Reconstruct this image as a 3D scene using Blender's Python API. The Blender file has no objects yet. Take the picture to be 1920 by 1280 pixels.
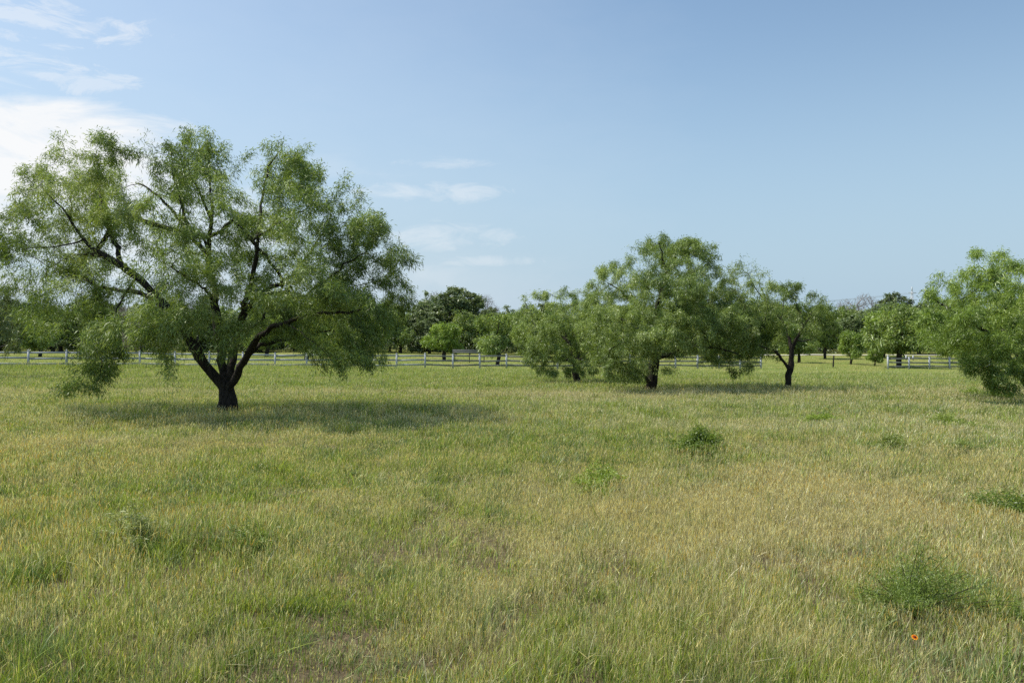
import bpy, math, time
import numpy as np

T0 = time.time()
R = math.radians
scene = bpy.context.scene
COL = scene.collection
F, CX, CY, CAM_Z = 1493.0, 960.0, 640.0, 1.9      # lens of the photograph, in photo pixels

# ------------------------------------------------------------------ numbers
_lat = {}
def noise2(x, y, scale, seed):
    """smooth value noise in -1..1"""
    if seed not in _lat:
        _lat[seed] = np.random.default_rng(1000 + seed).uniform(-1, 1, (256, 256))
    L = _lat[seed]
    u = np.asarray(x, float) / scale + 1000.37; v = np.asarray(y, float) / scale + 1000.71
    i = np.floor(u).astype(int); j = np.floor(v).astype(int)
    a = u - i; b = v - j
    a = a * a * (3 - 2 * a); b = b * b * (3 - 2 * b)
    g = lambda p, q: L[p % 256, q % 256]
    return (g(i, j) * (1 - a) + g(i + 1, j) * a) * (1 - b) + (g(i, j + 1) * (1 - a) + g(i + 1, j + 1) * a) * b

PY = np.array([-50, 0, 12, 20, 28, 35, 45, 55, 70, 90, 110, 130, 180, 400, 4000], float)
PZ = np.array([
    [0, 0, 0, 0.0, 0.0, .02, .05, .06, .0, -.1, 0, .25, .5, 1, 1],
    [0, 0, 0, 0.0, -.08, -.2, -.30, -.36, -.5, -.6, -.4, -.1, .45, 1, 1],
    [0, 0, 0, -.02, -.12, -.25, -.42, -.62, -.88, -.9, -.4, .05, .45, 1, 1]])
def tz(x, y, bumps=True):
    x = np.asarray(x, float); y = np.asarray(y, float)
    c = [np.interp(y, PY, PZ[k]) for k in range(3)]
    t = np.clip(x / 35.0, -1, 1)
    z = np.where(t < 0, c[1] + (c[0] - c[1]) * (-t), c[1] + (c[2] - c[1]) * t)
    if bumps:
        z = z + 0.05 * noise2(x, y, 3.1, 1) + 0.03 * noise2(x, y, 1.1, 2)
    return z
def W(px, py, Y):
    """the point at depth Y that the photo shows at px, py"""
    return np.array([(px - CX) / F * Y, Y, CAM_Z - (py - CY) / F * Y])
def ground(px, Y):
    x = (px - CX) / F * Y
    return np.array([x, Y, float(tz(x, Y))])

# ------------------------------------------------------------------ objects
def mesh_obj(name, V, Fc, mat, parent=None, colors=None, tris=True, smooth=False):
    me = bpy.data.meshes.new(name)
    V = np.asarray(V, np.float32); Fc = np.asarray(Fc, np.int32)
    n = Fc.shape[1]
    me.vertices.add(len(V)); me.vertices.foreach_set('co', V.ravel())
    me.loops.add(Fc.size); me.loops.foreach_set('vertex_index', Fc.ravel())
    me.polygons.add(len(Fc))
    me.polygons.foreach_set('loop_start', np.arange(0, Fc.size, n, dtype=np.int32))
    if smooth:
        me.polygons.foreach_set('use_smooth', np.ones(len(Fc), bool))
    me.update(calc_edges=False)
    if colors is not None:
        a = me.color_attributes.new('tint', 'FLOAT_COLOR', 'POINT')
        c = np.ones((len(V), 4), np.float32); c[:, :3] = colors
        a.data.foreach_set('color', c.ravel())
    me.materials.append(mat)
    o = bpy.data.objects.new(name, me); COL.objects.link(o)
    if parent is not None:
        o.parent = parent
    return o
def thing(name, label, cat, loc, group=None, rz=0.0):
    o = bpy.data.objects.new(name, None); COL.objects.link(o)
    o.empty_display_size = 0.3
    o.location = loc; o.rotation_euler = (0, 0, rz)
    o['label'] = label; o['category'] = cat
    if group: o['group'] = group
    return o
def dup(root, loc, rz, sc, label, group=None):
    r = root.copy(); COL.objects.link(r)
    r.location = loc; r.rotation_euler = (0, 0, rz); r.scale = sc
    r['label'] = label
    if group: r['group'] = group
    elif 'group' in r: del r['group']
    for ch in list(root.children):
        c = ch.copy(); COL.objects.link(c); c.parent = r
        for g in ch.children:
            d = g.copy(); COL.objects.link(d); d.parent = c
    return r
class Geo:
    """collects quads for one mesh"""
    def __init__(s): s.V = []; s.F = []; s.n = 0
    def add(s, V, Fc):
        V = np.asarray(V, float); s.V.append(V); s.F.append(np.asarray(Fc) + s.n); s.n += len(V)
    def box(s, a, b, w, h):
        """a board from a to b, w thick (horizontal), h high, a/b on its axis"""
        a = np.asarray(a, float); b = np.asarray(b, float)
        d = b - a; d /= np.linalg.norm(d)
        up = np.array([0, 0, 1.]) if abs(d[2]) < .9 else np.array([0, 1., 0])
        sd = np.cross(d, up); sd /= np.linalg.norm(sd); up = np.cross(sd, d)
        V = []
        for p in (a, b):
            for (i, j) in ((-1, -1), (1, -1), (1, 1), (-1, 1)):
                V.append(p + sd * i * w / 2 + up * j * h / 2)
        s.add(V, [[0, 1, 2, 3], [7, 6, 5, 4], [0, 4, 5, 1], [1, 5, 6, 2], [2, 6, 7, 3], [3, 7, 4, 0]])
    def tube(s, P, rad, sides=6, rough=0.0):
        P = np.asarray(P, float); rad = np.broadcast_to(np.asarray(rad, float), (len(P),))
        T = np.gradient(P, axis=0); T /= np.linalg.norm(T, axis=1)[:, None] + 1e-9
        ref = np.array([0.31, .2, .05]) if abs(T[:, 2]).mean() > .7 else np.array([.1, .05, 1.])
        U = np.cross(T, ref); U /= np.linalg.norm(U, axis=1)[:, None] + 1e-9
        Wv = np.cross(T, U)
        a = np.linspace(0, 2 * np.pi, sides, endpoint=False)
        if rough:
            L_ = np.concatenate([[0], np.cumsum(np.linalg.norm(np.diff(P, axis=0), axis=1))])
            rad2 = rad[:, None] * (1 + rough * noise2(np.cos(a)[None] * 1.6 + L_[:, None] * 1.1, np.sin(a)[None] * 1.6 + L_[:, None] * 2.3 + P[0, 0], .8, 40))
            rad = rad2
        else: rad = np.repeat(rad[:, None], sides, 1)
        V = P[:, None] + rad[:, :, None] * (np.cos(a)[None, :, None] * U[:, None] + np.sin(a)[None, :, None] * Wv[:, None])
        k = np.arange(sides); k2 = (k + 1) % sides
        Fc = np.concatenate([np.stack([i * sides + k, i * sides + k2, (i + 1) * sides + k2, (i + 1) * sides + k], 1) for i in range(len(P) - 1)])
        s.add(V.reshape(-1, 3), Fc)
    def obj(s, name, mat, parent=None, smooth=False):
        return mesh_obj(name, np.concatenate(s.V), np.concatenate(s.F), mat, parent, smooth=smooth)

# ------------------------------------------------------------------ materials
def mat_new(name):
    m = bpy.data.materials.new(name); m.use_nodes = True
    nt = m.node_tree; nt.nodes.clear()
    return m, nt, nt.nodes.new('ShaderNodeOutputMaterial')
def leaf_mat(name, trans=0.4, gloss=0.05, tint=(1, 1, 1), ttint=(1.15, 1.2, .6), patch=0.0):
    m, nt, out = mat_new(name); N = nt.nodes; L = nt.links
    at = N.new('ShaderNodeVertexColor'); at.layer_name = 'tint'
    mu = N.new('ShaderNodeMixRGB'); mu.blend_type = 'MULTIPLY'; mu.inputs[0].default_value = 1
    mu.inputs[2].default_value = (*tint, 1); L.new(at.outputs[0], mu.inputs[1])
    src = mu.outputs[0]
    d = N.new('ShaderNodeBsdfDiffuse'); L.new(src, d.inputs[0])
    t = N.new('ShaderNodeBsdfTranslucent')
    m2 = N.new('ShaderNodeMixRGB'); m2.blend_type = 'MULTIPLY'; m2.inputs[0].default_value = 1
    m2.inputs[2].default_value = (*ttint, 1); L.new(src, m2.inputs[1]); L.new(m2.outputs[0], t.inputs[0])
    x = N.new('ShaderNodeMixShader'); x.inputs[0].default_value = trans
    L.new(d.outputs[0], x.inputs[1]); L.new(t.outputs[0], x.inputs[2])
    g = N.new('ShaderNodeBsdfGlossy'); g.inputs['Roughness'].default_value = .45
    g.inputs[0].default_value = (.9, .95, .85, 1)
    x2 = N.new('ShaderNodeMixShader'); x2.inputs[0].default_value = gloss
    L.new(x.outputs[0], x2.inputs[1]); L.new(g.outputs[0], x2.inputs[2])
    L.new(x2.outputs[0], out.inputs[0])
    return m
def noisy_mat(name, c1, c2, scale=8, rough=.8, bump=0.0, stretch=(1, 1, 1), spec=.2, detail=6):
    m, nt, out = mat_new(name); N = nt.nodes; L = nt.links
    tc = N.new('ShaderNodeTexCoord'); mp = N.new('ShaderNodeMapping'); mp.inputs['Scale'].default_value = stretch
    L.new(tc.outputs['Object'], mp.inputs[0])
    no = N.new('ShaderNodeTexNoise'); no.inputs['Scale'].default_value = scale; no.inputs['Detail'].default_value = detail
    no.inputs['Roughness'].default_value = .65
    L.new(mp.outputs[0], no.inputs[0])
    cr = N.new('ShaderNodeValToRGB'); cr.color_ramp.elements[0].position = .32; cr.color_ramp.elements[1].position = .68
    cr.color_ramp.elements[0].color = (*c1, 1); cr.color_ramp.elements[1].color = (*c2, 1)
    L.new(no.outputs[0], cr.inputs[0])
    p = N.new('ShaderNodeBsdfPrincipled'); p.inputs['Roughness'].default_value = rough
    p.inputs['Specular IOR Level'].default_value = spec
    L.new(cr.outputs[0], p.inputs['Base Color'])
    if bump:
        b = N.new('ShaderNodeBump'); b.inputs['Strength'].default_value = bump; b.inputs['Distance'].default_value = .03
        L.new(no.outputs[0], b.inputs['Height']); L.new(b.outputs[0], p.inputs['Normal'])
    L.new(p.outputs[0], out.inputs[0])
    return m
M_LEAF = leaf_mat('mesquite_leaf', .37, .045, tint=(1.15, 1.10, 1.12), ttint=(1.2, 1.2, .55))
M_OAK = leaf_mat('oak_leaf', .38, .06, ttint=(1.1, 1.15, .7))
M_WEED = leaf_mat('weed_leaf', .40, .04, tint=(1.12, 1.02, .82))
M_GRASS = leaf_mat('grass_blade', .40, .05, tint=(1.12, 1.12, .96), ttint=(1.1, 1.1, .7))
M_BARK = noisy_mat('bark', (.010, .009, .008), (.060, .050, .041), 11, .95, 1.0, (1.6, 1.6, .4))
M_TWIG = noisy_mat('twig_bark', (.016, .014, .012), (.055, .048, .040), 5, .9)
M_GREYBARK = noisy_mat('grey_bark', (.17, .145, .13), (.34, .30, .27), 4, .9)
M_VINYL = noisy_mat('white_vinyl', (.34, .36, .38), (.52, .54, .56), 3, .5, 0, (1, 1, 3), .4)
M_RAIL = noisy_mat('white_rail', (.28, .30, .32), (.45, .47, .49), 3, .5, 0, (1, 1, 3), .4)
M_DARKRAIL = noisy_mat('weathered_rail', (.13, .135, .13), (.27, .275, .265), 2.5, .7, 0, (1, 1, 5))  # darker grey than the other rails
M_GREYWOOD = noisy_mat('grey_board', (.09, .095, .10), (.19, .195, .2), 3, .8, .3, (1, 1, 6))
M_DARKWOOD = noisy_mat('dark_wood', (.02, .018, .015), (.07, .06, .05), 7, .9, .4)
M_STEEL = noisy_mat('galvanised_steel', (.42, .45, .47), (.58, .6, .62), 2, .5)
M_WIRE = noisy_mat('wire', (.30, .33, .36), (.36, .39, .42), 1, .6)
M_ROAD = noisy_mat('pale_gravel', (.46, .43, .37), (.66, .62, .55), 1.3, .95, .2)
M_DEADTWIG = noisy_mat('dead_twigs', (.10, .085, .07), (.28, .25, .21), 20, .9)

# ground: soil and thatch close by, the tint of the turf far off
def ground_mat():
    m, nt, out = mat_new('meadow_soil'); N = nt.nodes; L = nt.links
    tc = N.new('ShaderNodeNewGeometry')
    def noise(scale, detail, rough=.6):
        n = N.new('ShaderNodeTexNoise'); n.inputs['Scale'].default_value = scale; n.inputs['Detail'].default_value = detail
        n.inputs['Roughness'].default_value = rough
        L.new(tc.outputs['Position'], n.inputs[0]); return n
    def ramp(src, pts):
        r = N.new('ShaderNodeValToRGB'); e = r.color_ramp.elements
        e[0].position, e[0].color = pts[0][0], (*pts[0][1], 1); e[1].position, e[1].color = pts[-1][0], (*pts[-1][1], 1)
        for p, c in pts[1:-1]:
            k = e.new(p); k.color = (*c, 1)
        L.new(src, r.inputs[0]); return r
    a = ramp(noise(22, 8, .75).outputs[0], [(.3, (.045, .035, .022)), (.5, (.11, .085, .05)), (.7, (.22, .17, .10))])
    g = ramp(noise(.22, 7, .7).outputs[0], [(.3, (.15, .20, .045)), (.5, (.21, .235, .06)), (.68, (.30, .26, .10))])
    fine = noise(2.2, 8, .8)
    mm = N.new('ShaderNodeMixRGB'); mm.blend_type = 'OVERLAY'; mm.inputs[0].default_value = .7
    L.new(g.outputs[0], mm.inputs[1]); L.new(fine.outputs[0], mm.inputs[2])
    sp = N.new('ShaderNodeSeparateXYZ'); L.new(tc.outputs['Position'], sp.inputs[0])
    mr = N.new('ShaderNodeMapRange'); mr.inputs[1].default_value = 22; mr.inputs[2].default_value = 60
    L.new(sp.outputs[1], mr.inputs[0])
    mx = N.new('ShaderNodeMixRGB'); L.new(mr.outputs[0], mx.inputs[0]); L.new(a.outputs[0], mx.inputs[1]); L.new(mm.outputs[0], mx.inputs[2])
    p = N.new('ShaderNodeBsdfPrincipled'); p.inputs['Roughness'].default_value = .95; p.inputs['Specular IOR Level'].default_value = .1
    L.new(mx.outputs[0], p.inputs['Base Color'])
    b = N.new('ShaderNodeBump'); b.inputs['Strength'].default_value = .8; b.inputs['Distance'].default_value = .05
    L.new(fine.outputs[0], b.inputs['Height']); L.new(b.outputs[0], p.inputs['Normal'])
    L.new(p.outputs[0], out.inputs[0])
    return m
def build_ground():
    h = np.concatenate([np.arange(0, 14, .35), np.arange(14, 60, 1.5), np.arange(60, 220, 8), np.geomspace(220, 4000, 16)])
    xs = np.concatenate([-h[:0:-1], h])
    ys = np.concatenate([-np.geomspace(4000, 6, 20), np.arange(-5, 24, .35), np.arange(24, 90, 1.0), np.arange(90, 260, 5), np.geomspace(260, 4000, 18)])
    X, Y = np.meshgrid(xs, ys)
    V = np.stack([X.ravel(), Y.ravel(), tz(X, Y).ravel()], 1)
    nx, ny = len(xs), len(ys)
    i = (np.arange(ny - 1)[:, None] * nx + np.arange(nx - 1)[None]).ravel()
    Fc = np.stack([i, i + 1, i + nx + 1, i + nx], 1)
    o = mesh_obj('ground', V, Fc, ground_mat(), smooth=True)
    o['kind'] = 'structure'
build_ground()

# ------------------------------------------------------------------ grass
def gz(px, py):                       # where the photo's pixel lies on the meadow
    Y = CAM_Z * F / (py - CY); return (px - CX) / F * Y, Y
TAN = [(1600, 990, 3.8, 3.0, .50), (1300, 1000, 2.6, 2.0, .2), (1500, 1230, 2, .8, .15), (1350, 950, 2.4, 1.7, .36), (320, 835, 4.5, 1.6, .48), (900, 732, 16, 2.0, .50), (1500, 800, 6, 2.5, .25),
       (1750, 760, 6, 3, .30), (800, 820, 3.2, 2.2, -.45), (1100, 830, 3, 2.5, -.35), (1250, 756, 7, 1.5, -.42), (150, 1150, 2.4, 1.4, -.16),
       (700, 900, 3, 2, -.1), (450, 1000, 1.2, 1.0, -.3), (1690, 1110, .6, .5, -.3), (1550, 775, 5, 1.5, -.3), (500, 760, 6, 3, -.3)]
def tan_of(x, y):
    t = .29 + .20 * noise2(x, y, 5.5, 3) + .24 * noise2(x, y, 1.3, 4) + .34 * noise2(x, y, .4, 5)
    for (px, py, rx, ry, a) in TAN:
        cx, cy = gz(px, py)
        t = t + a * np.exp(-((x - cx) / rx) ** 2 - ((y - cy) / ry) ** 2)
    t = t - .50 * np.clip((y - 33) / 8, 0, 1)
    return np.clip(t, .03, .97)
BARE = [gz(405, 1018) + (.45, .22), gz(112, 1105) + (.14, .25), gz(60, 1000) + (.2, .15), gz(640, 1265) + (.25, .12),
        gz(470, 1160) + (.2, .12), gz(1660, 1165) + (.2, .12), gz(215, 1130) + (.2, .1)]
def build_grass():
    rng = np.random.default_rng(7)
    # radial density: thick close to the viewer, thinner (and coarser) far away
    bands = [(.8, 3.2, 500), (3.2, 6, 9000), (6, 9, 7000), (9, 13, 5400), (13, 19, 3300), (19, 28, 1600), (28, 42, 640), (42, 65, 260), (65, 110, 34), (110, 150, 12)]
    X = []; Y = []
    for (a, b, dn) in bands:
        hw = lambda d: .86 * d + 1.2
        n = int(dn * (hw(a) + hw(b)) * (b - a))
        y = rng.uniform(a, b, int(n * 1.0)); x = rng.uniform(-1, 1, len(y)) * hw(b)
        k = np.abs(x) < hw(y); X.append(x[k]); Y.append(y[k])
    x = np.concatenate(X); y = np.concatenate(Y)
    # tufting: pull blades towards clump centres
    cl = .50 + .60 * noise2(x, y, .16, 6) + .35 * noise2(x, y, .5, 8)
    keep = rng.uniform(0, 1, len(x)) < np.clip(cl + .2, .22, 1)
    for (bx, by, rx, ry) in BARE:
        q = np.exp(-((x - bx) / rx) ** 2 - ((y - by) / ry) ** 2)
        keep &= rng.uniform(0, 1, len(x)) > q * 1.0
    keep &= ~((np.abs(y - 119) < 1.4) & (x > 38))          # the gravel track is bare
    x = x[keep]; y = y[keep]; n = len(x)
    z = tz(x, y)
    d = np.hypot(x, y)
    tp = tan_of(x, y)
    u = rng.uniform(0, 1, n)
    dry = u < tp
    seed = (rng.uniform(0, 1, n) < np.where(dry, .50, .13))
    hn = 1 + .25 * noise2(x, y, 2.3, 9) + .35 * noise2(x, y, .5, 10)
    for (px, py, rx, ry) in ((470, 775, 6.5, 3.2), (1450, 728, 6, 3), (265, 1030, .8, .6), (480, 1030, .7, .5)):
        qx, qy = gz(px, py); hn = hn + .7 * np.exp(-((x - qx) / rx) ** 2 - ((y - qy) / ry) ** 2)
    h = .085 * np.exp(rng.normal(0, .38, n)) * hn * (1 + .7 * np.clip(noise2(x, y, .24, 13) - .25, 0, 1)) * (1 + .5 * np.clip((y - 34) / 8, 0, 1))
    h = np.where(dry & ~seed, h * .9, h)
    h = np.where(seed, rng.uniform(.11, .22, n) * hn * (1 + .4 * np.clip((y - 34) / 8, 0, 1)), h)
    fd = (x + 9.4) * math.sin(R(20)) - (y - 66.7) * math.cos(R(20))            # rank growth along the foot of the fence
    h = h * (1 + 1.5 * np.exp(-((fd - 1.2) / 2.2) ** 2) * np.clip((8 - x) / 16, .12, 1))
    h = np.minimum(h, .34 + .02 * (d > 40) * 20)
    h = h * np.clip(1.05 - .004 * (d - 10), .85, 1.05)
    forb = (rng.uniform(0, 1, n) < .16 * np.clip(noise2(x, y, .7, 14) + .15, 0, 1)) & ~dry & ~seed
    h = np.where(forb, h * .75, h)
    wid = rng.uniform(.0014, .0032, n) * np.where(forb, 2.6, 1) * np.where(seed, .62, 1) * np.clip(d / 5.5, .9, 9) ** .66
    # lean
    ph = rng.uniform(0, 2 * np.pi, n)
    wind = np.stack([np.cos(ph), np.sin(ph)], 1) * rng.uniform(.05, .75, n)[:, None] + np.array([.10, -.03])
    wind = wind * np.where(seed, .45, .85)[:, None]
    flop = (rng.uniform(0, 1, n) < .09); flop &= ~forb; h = np.where(flop, h * 1.35, h)
    wind = np.where(flop[:, None], wind * 2.6, wind)
    hz = h * np.where(flop, .55, 1)
    fa = rng.uniform(0, np.pi, n); sx = np.cos(fa); sy = np.sin(fa)
    # colours (albedo)
    pal_g = np.array([[.30, .40, .055], [.37, .46, .065], [.30, .39, .12], [.43, .48, .09], [.25, .35, .045]])
    pal_d = np.array([[.68, .62, .42], [.60, .53, .34], [.52, .45, .29], [.76, .71, .54], [.54, .53, .27]])
    pal_s = np.array([[.64, .55, .30], [.68, .61, .41], [.70, .66, .49], [.62, .45, .15], [.57, .55, .27]])
    gi = np.clip((noise2(x, y, 1.3, 11) * 1.6 + rng.normal(0, 1.1, n) + 2).astype(int), 0, 4)
    cg = pal_g[gi]; cd = pal_d[rng.integers(0, 5, n)]
    si = np.clip((noise2(x, y, 1.9, 12) * 2 + rng.normal(0, 1.0, n) + 1.8).astype(int), 0, 4); cs = pal_s[si]
    v = rng.uniform(.42, 1.42, n)[:, None]
    sp1 = (noise2(x, y, .38, 15) + rng.normal(0, .2, n)) > .52; sp2 = (noise2(x, y, .30, 16) + rng.normal(0, .2, n)) > .50
    cg = np.where(sp1[:, None], np.array([.27, .36, .17]), cg); cg = np.where(sp2[:, None], np.array([.15, .24, .04]), cg)
    h = np.where(sp2 & ~dry & ~seed, h * 1.45, h)
    cb = np.where(dry[:, None], cd, cg) * v
    cb = np.where(forb[:, None], np.array([.30, .42, .15]) * v, cb)
    cb = np.where((flop & dry)[:, None], cb * 1.12, cb)
    cs = cs * v
    root = np.stack([x, y, z - .01], 1)
    side = np.stack([sx, sy, np.zeros(n)], 1)
    lean = np.concatenate([wind, np.zeros((n, 1))], 1)
    up = np.array([0, 0, 1.])
    def pt(t, curve=1.0):
        return root + lean * (h * t ** (1 + curve * .8))[:, None] + up * (hz * (t - .18 * t * t * np.linalg.norm(wind, axis=1)))[:, None]
    OUTV = []; OUTF = []; OUTC = []; base = 0
    def emit(V, Fc, C):
        nonlocal base
        k = V.shape[0]; nv = V.shape[1]
        OUTV.append(V.reshape(-1, 3).astype(np.float32)); OUTC.append(C.reshape(-1, 3).astype(np.float32))
        OUTF.append((np.asarray(Fc)[None] + (np.arange(k) * nv)[:, None, None] + base).reshape(-1, 3).astype(np.int32))
        base += k * nv
    near = (d < 13) & ~seed
    def blades(sel, ts, ws, faces):
        V = []; C = []
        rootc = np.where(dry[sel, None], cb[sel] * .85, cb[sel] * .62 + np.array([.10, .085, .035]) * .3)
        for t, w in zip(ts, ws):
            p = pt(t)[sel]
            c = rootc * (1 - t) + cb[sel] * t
            if w == 0:
                V.append(p); C.append(c)
            else:
                o = side[sel] * (wid[sel] * w)[:, None]
                V += [p - o, p + o]; C += [c, c]
        emit(np.stack(V, 1), faces, np.stack(C, 1))
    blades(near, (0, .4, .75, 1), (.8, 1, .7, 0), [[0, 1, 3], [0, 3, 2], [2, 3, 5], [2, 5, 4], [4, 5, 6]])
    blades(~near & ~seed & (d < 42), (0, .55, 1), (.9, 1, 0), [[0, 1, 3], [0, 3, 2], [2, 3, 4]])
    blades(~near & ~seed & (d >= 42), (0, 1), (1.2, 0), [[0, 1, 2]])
    # stalks with a seed head
    s = seed
    a = pt(0)[s]; b = pt(.72)[s]; c = pt(1.0)[s]
    o = side[s] * (wid[s] * .55)[:, None]
    stalkc = np.where(dry[s, None], cd[s], cg[s] * .6 + cd[s] * .4) * .95
    emit(np.stack([a - o, a + o, b + o, b - o], 1), [[0, 1, 2], [0, 2, 3]], np.stack([stalkc] * 4, 1))
    m = b * .55 + c * .45; ax = (c - b)
    hw_ = (wid[s] * rng.uniform(.85, 1.6, s.sum()))[:, None]
    o1 = side[s] * hw_; o2 = np.stack([-side[s][:, 1], side[s][:, 0], side[s][:, 2]], 1) * hw_
    hc = cs[s]
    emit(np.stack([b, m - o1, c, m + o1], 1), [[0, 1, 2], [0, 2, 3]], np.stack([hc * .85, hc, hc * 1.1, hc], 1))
    nr = (d[s] < 16)
    emit(np.stack([b, m - o2, c, m + o2], 1)[nr], [[0, 1, 2], [0, 2, 3]], np.stack([hc * .85, hc, hc * 1.1, hc], 1)[nr])
    o = mesh_obj('grass', np.concatenate(OUTV), np.concatenate(OUTF), M_GRASS, colors=np.concatenate(OUTC))
    o['kind'] = 'stuff'; o['label'] = 'knee high meadow grass, green mixed with tan seed heads, covering the field'; o['category'] = 'grass'
    print('grass blades', n, 'faces', sum(len(f) for f in OUTF), time.time() - T0)
build_grass()

# ------------------------------------------------------------------ trees
def grow(limbs, attr, step, kill, seed, droop=.05, maxit=160, cap=14000, jit=.28):
    """limbs: list of (points, r0, r1); returns node positions, parents, min radii"""
    rng = np.random.default_rng(seed)
    P = []; PA = []; RM = []
    for pts, r0, r1 in limbs:
        pts = np.asarray(pts, float)
        if P:
            dd = np.linalg.norm(np.asarray(P) - pts[0], axis=1); par = int(dd.argmin())
            if dd[par] > 1e-4: pts = np.concatenate([[P[par]], pts])
        else:
            par = -1
        seg = np.linalg.norm(np.diff(pts, axis=0), axis=1); cum = np.concatenate([[0], np.cumsum(seg)])
        k = max(2, int(cum[-1] / step) + 1)
        s = np.linspace(0, cum[-1], k)
        q = np.stack([np.interp(s, cum, pts[:, j]) for j in range(3)], 1)
        # soften corners, add a little wander
        for _ in range(2):
            if k > 2: q[1:-1] = .5 * q[1:-1] + .25 * (q[:-2] + q[2:])
        wob = rng.normal(0, step * .10, q.shape); wob[0] = 0; q = q + wob
        for i in range(k):
            if i == 0 and par >= 0: continue
            P.append(q[i]); PA.append(par); RM.append(r0 + (r1 - r0) * i / (k - 1)); par = len(P) - 1
    P = list(P); A = np.asarray(attr, float)
    Parr = np.asarray(P); D = np.full(len(A), 1e9); NI = np.zeros(len(A), int)
    for i0 in range(0, len(Parr), 400):
        dm = np.linalg.norm(A[:, None] - Parr[None, i0:i0 + 400], axis=2)
        j = dm.argmin(1); dj = dm[np.arange(len(A)), j]; b = dj < D
        D[b] = dj[b]; NI[b] = j[b] + i0
    alive = D > kill; stall = np.zeros(len(A), int)
    for it in range(maxit):
        ids = np.nonzero(alive)[0]
        if len(ids) == 0 or len(P) > cap: break
        un, inv = np.unique(NI[ids], return_inverse=True)
        v = A[ids] - Parr[NI[ids]]; v /= np.linalg.norm(v, axis=1)[:, None] + 1e-9
        acc = np.zeros((len(un), 3)); np.add.at(acc, inv, v)
        acc /= np.linalg.norm(acc, axis=1)[:, None] + 1e-9
        acc += rng.normal(0, jit, acc.shape); acc[:, 2] -= droop
        acc /= np.linalg.norm(acc, axis=1)[:, None] + 1e-9
        new = Parr[un] + acc * step
        o = len(P)
        P += list(new); PA += list(un); RM += [0] * len(un)
        Parr = np.concatenate([Parr, new])
        dm = np.linalg.norm(A[ids][:, None] - new[None], axis=2)
        j = dm.argmin(1); dj = dm[np.arange(len(ids)), j]; b = dj < D[ids]
        D[ids[b]] = dj[b]; NI[ids[b]] = j[b] + o
        stall[ids[~b]] += 1; stall[ids[b]] = 0
        alive[ids] = (D[ids] > kill) & (stall[ids] < 6)
    return Parr, np.asarray(PA), np.asarray(RM, float)

def radii(PA, RM, tip, ex=2.3):
    n = len(PA); acc = np.zeros(n); r = np.zeros(n)
    for i in range(n - 1, -1, -1):
        r[i] = max(acc[i] ** (1 / ex) if acc[i] > 0 else tip, RM[i])
        p = PA[i]
        if p >= 0: acc[p] += min(r[i], acc[i] ** (1 / ex) + tip if RM[i] else r[i]) ** ex
    return r

def wood_meshes(P, PA, r, split):
    n = len(P); ch = [[] for _ in range(n)]
    for i, p in enumerate(PA):
        if p >= 0: ch[p].append(i)
    thick = Geo(); thin = Geo()
    stack = [(0, -1)]
    while stack:
        i, par = stack.pop()
        chain = [i]; cur = i
        while ch[cur]:
            k = sorted(ch[cur], key=lambda c: -r[c])
            for c in k[1:]: stack.append((c, cur))
            cur = k[0]; chain.append(cur)
        pts = P[chain]; rr = r[chain]
        if par >= 0:
            pts = np.concatenate([[P[par]], pts]); rr = np.concatenate([[min(rr[0] * 1.15, r[par])], rr])
        if len(pts) < 2: continue
        rr = rr.copy(); rr[-1] *= .5
        # cut between thick and thin
        k = int((rr > split).sum())
        if 2 <= k < len(pts) - 1:
            thick.tube(pts[:k + 1], rr[:k + 1], 12, .22); thin.tube(pts[k:], rr[k:], 4)
        elif k >= len(pts) - 1:
            thick.tube(pts, rr, 12, .22)
        else:
            mx = rr.max()
            thin.tube(pts, rr, 6 if mx > .03 else (4 if mx > .012 else 3))
    return thick, thin

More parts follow.
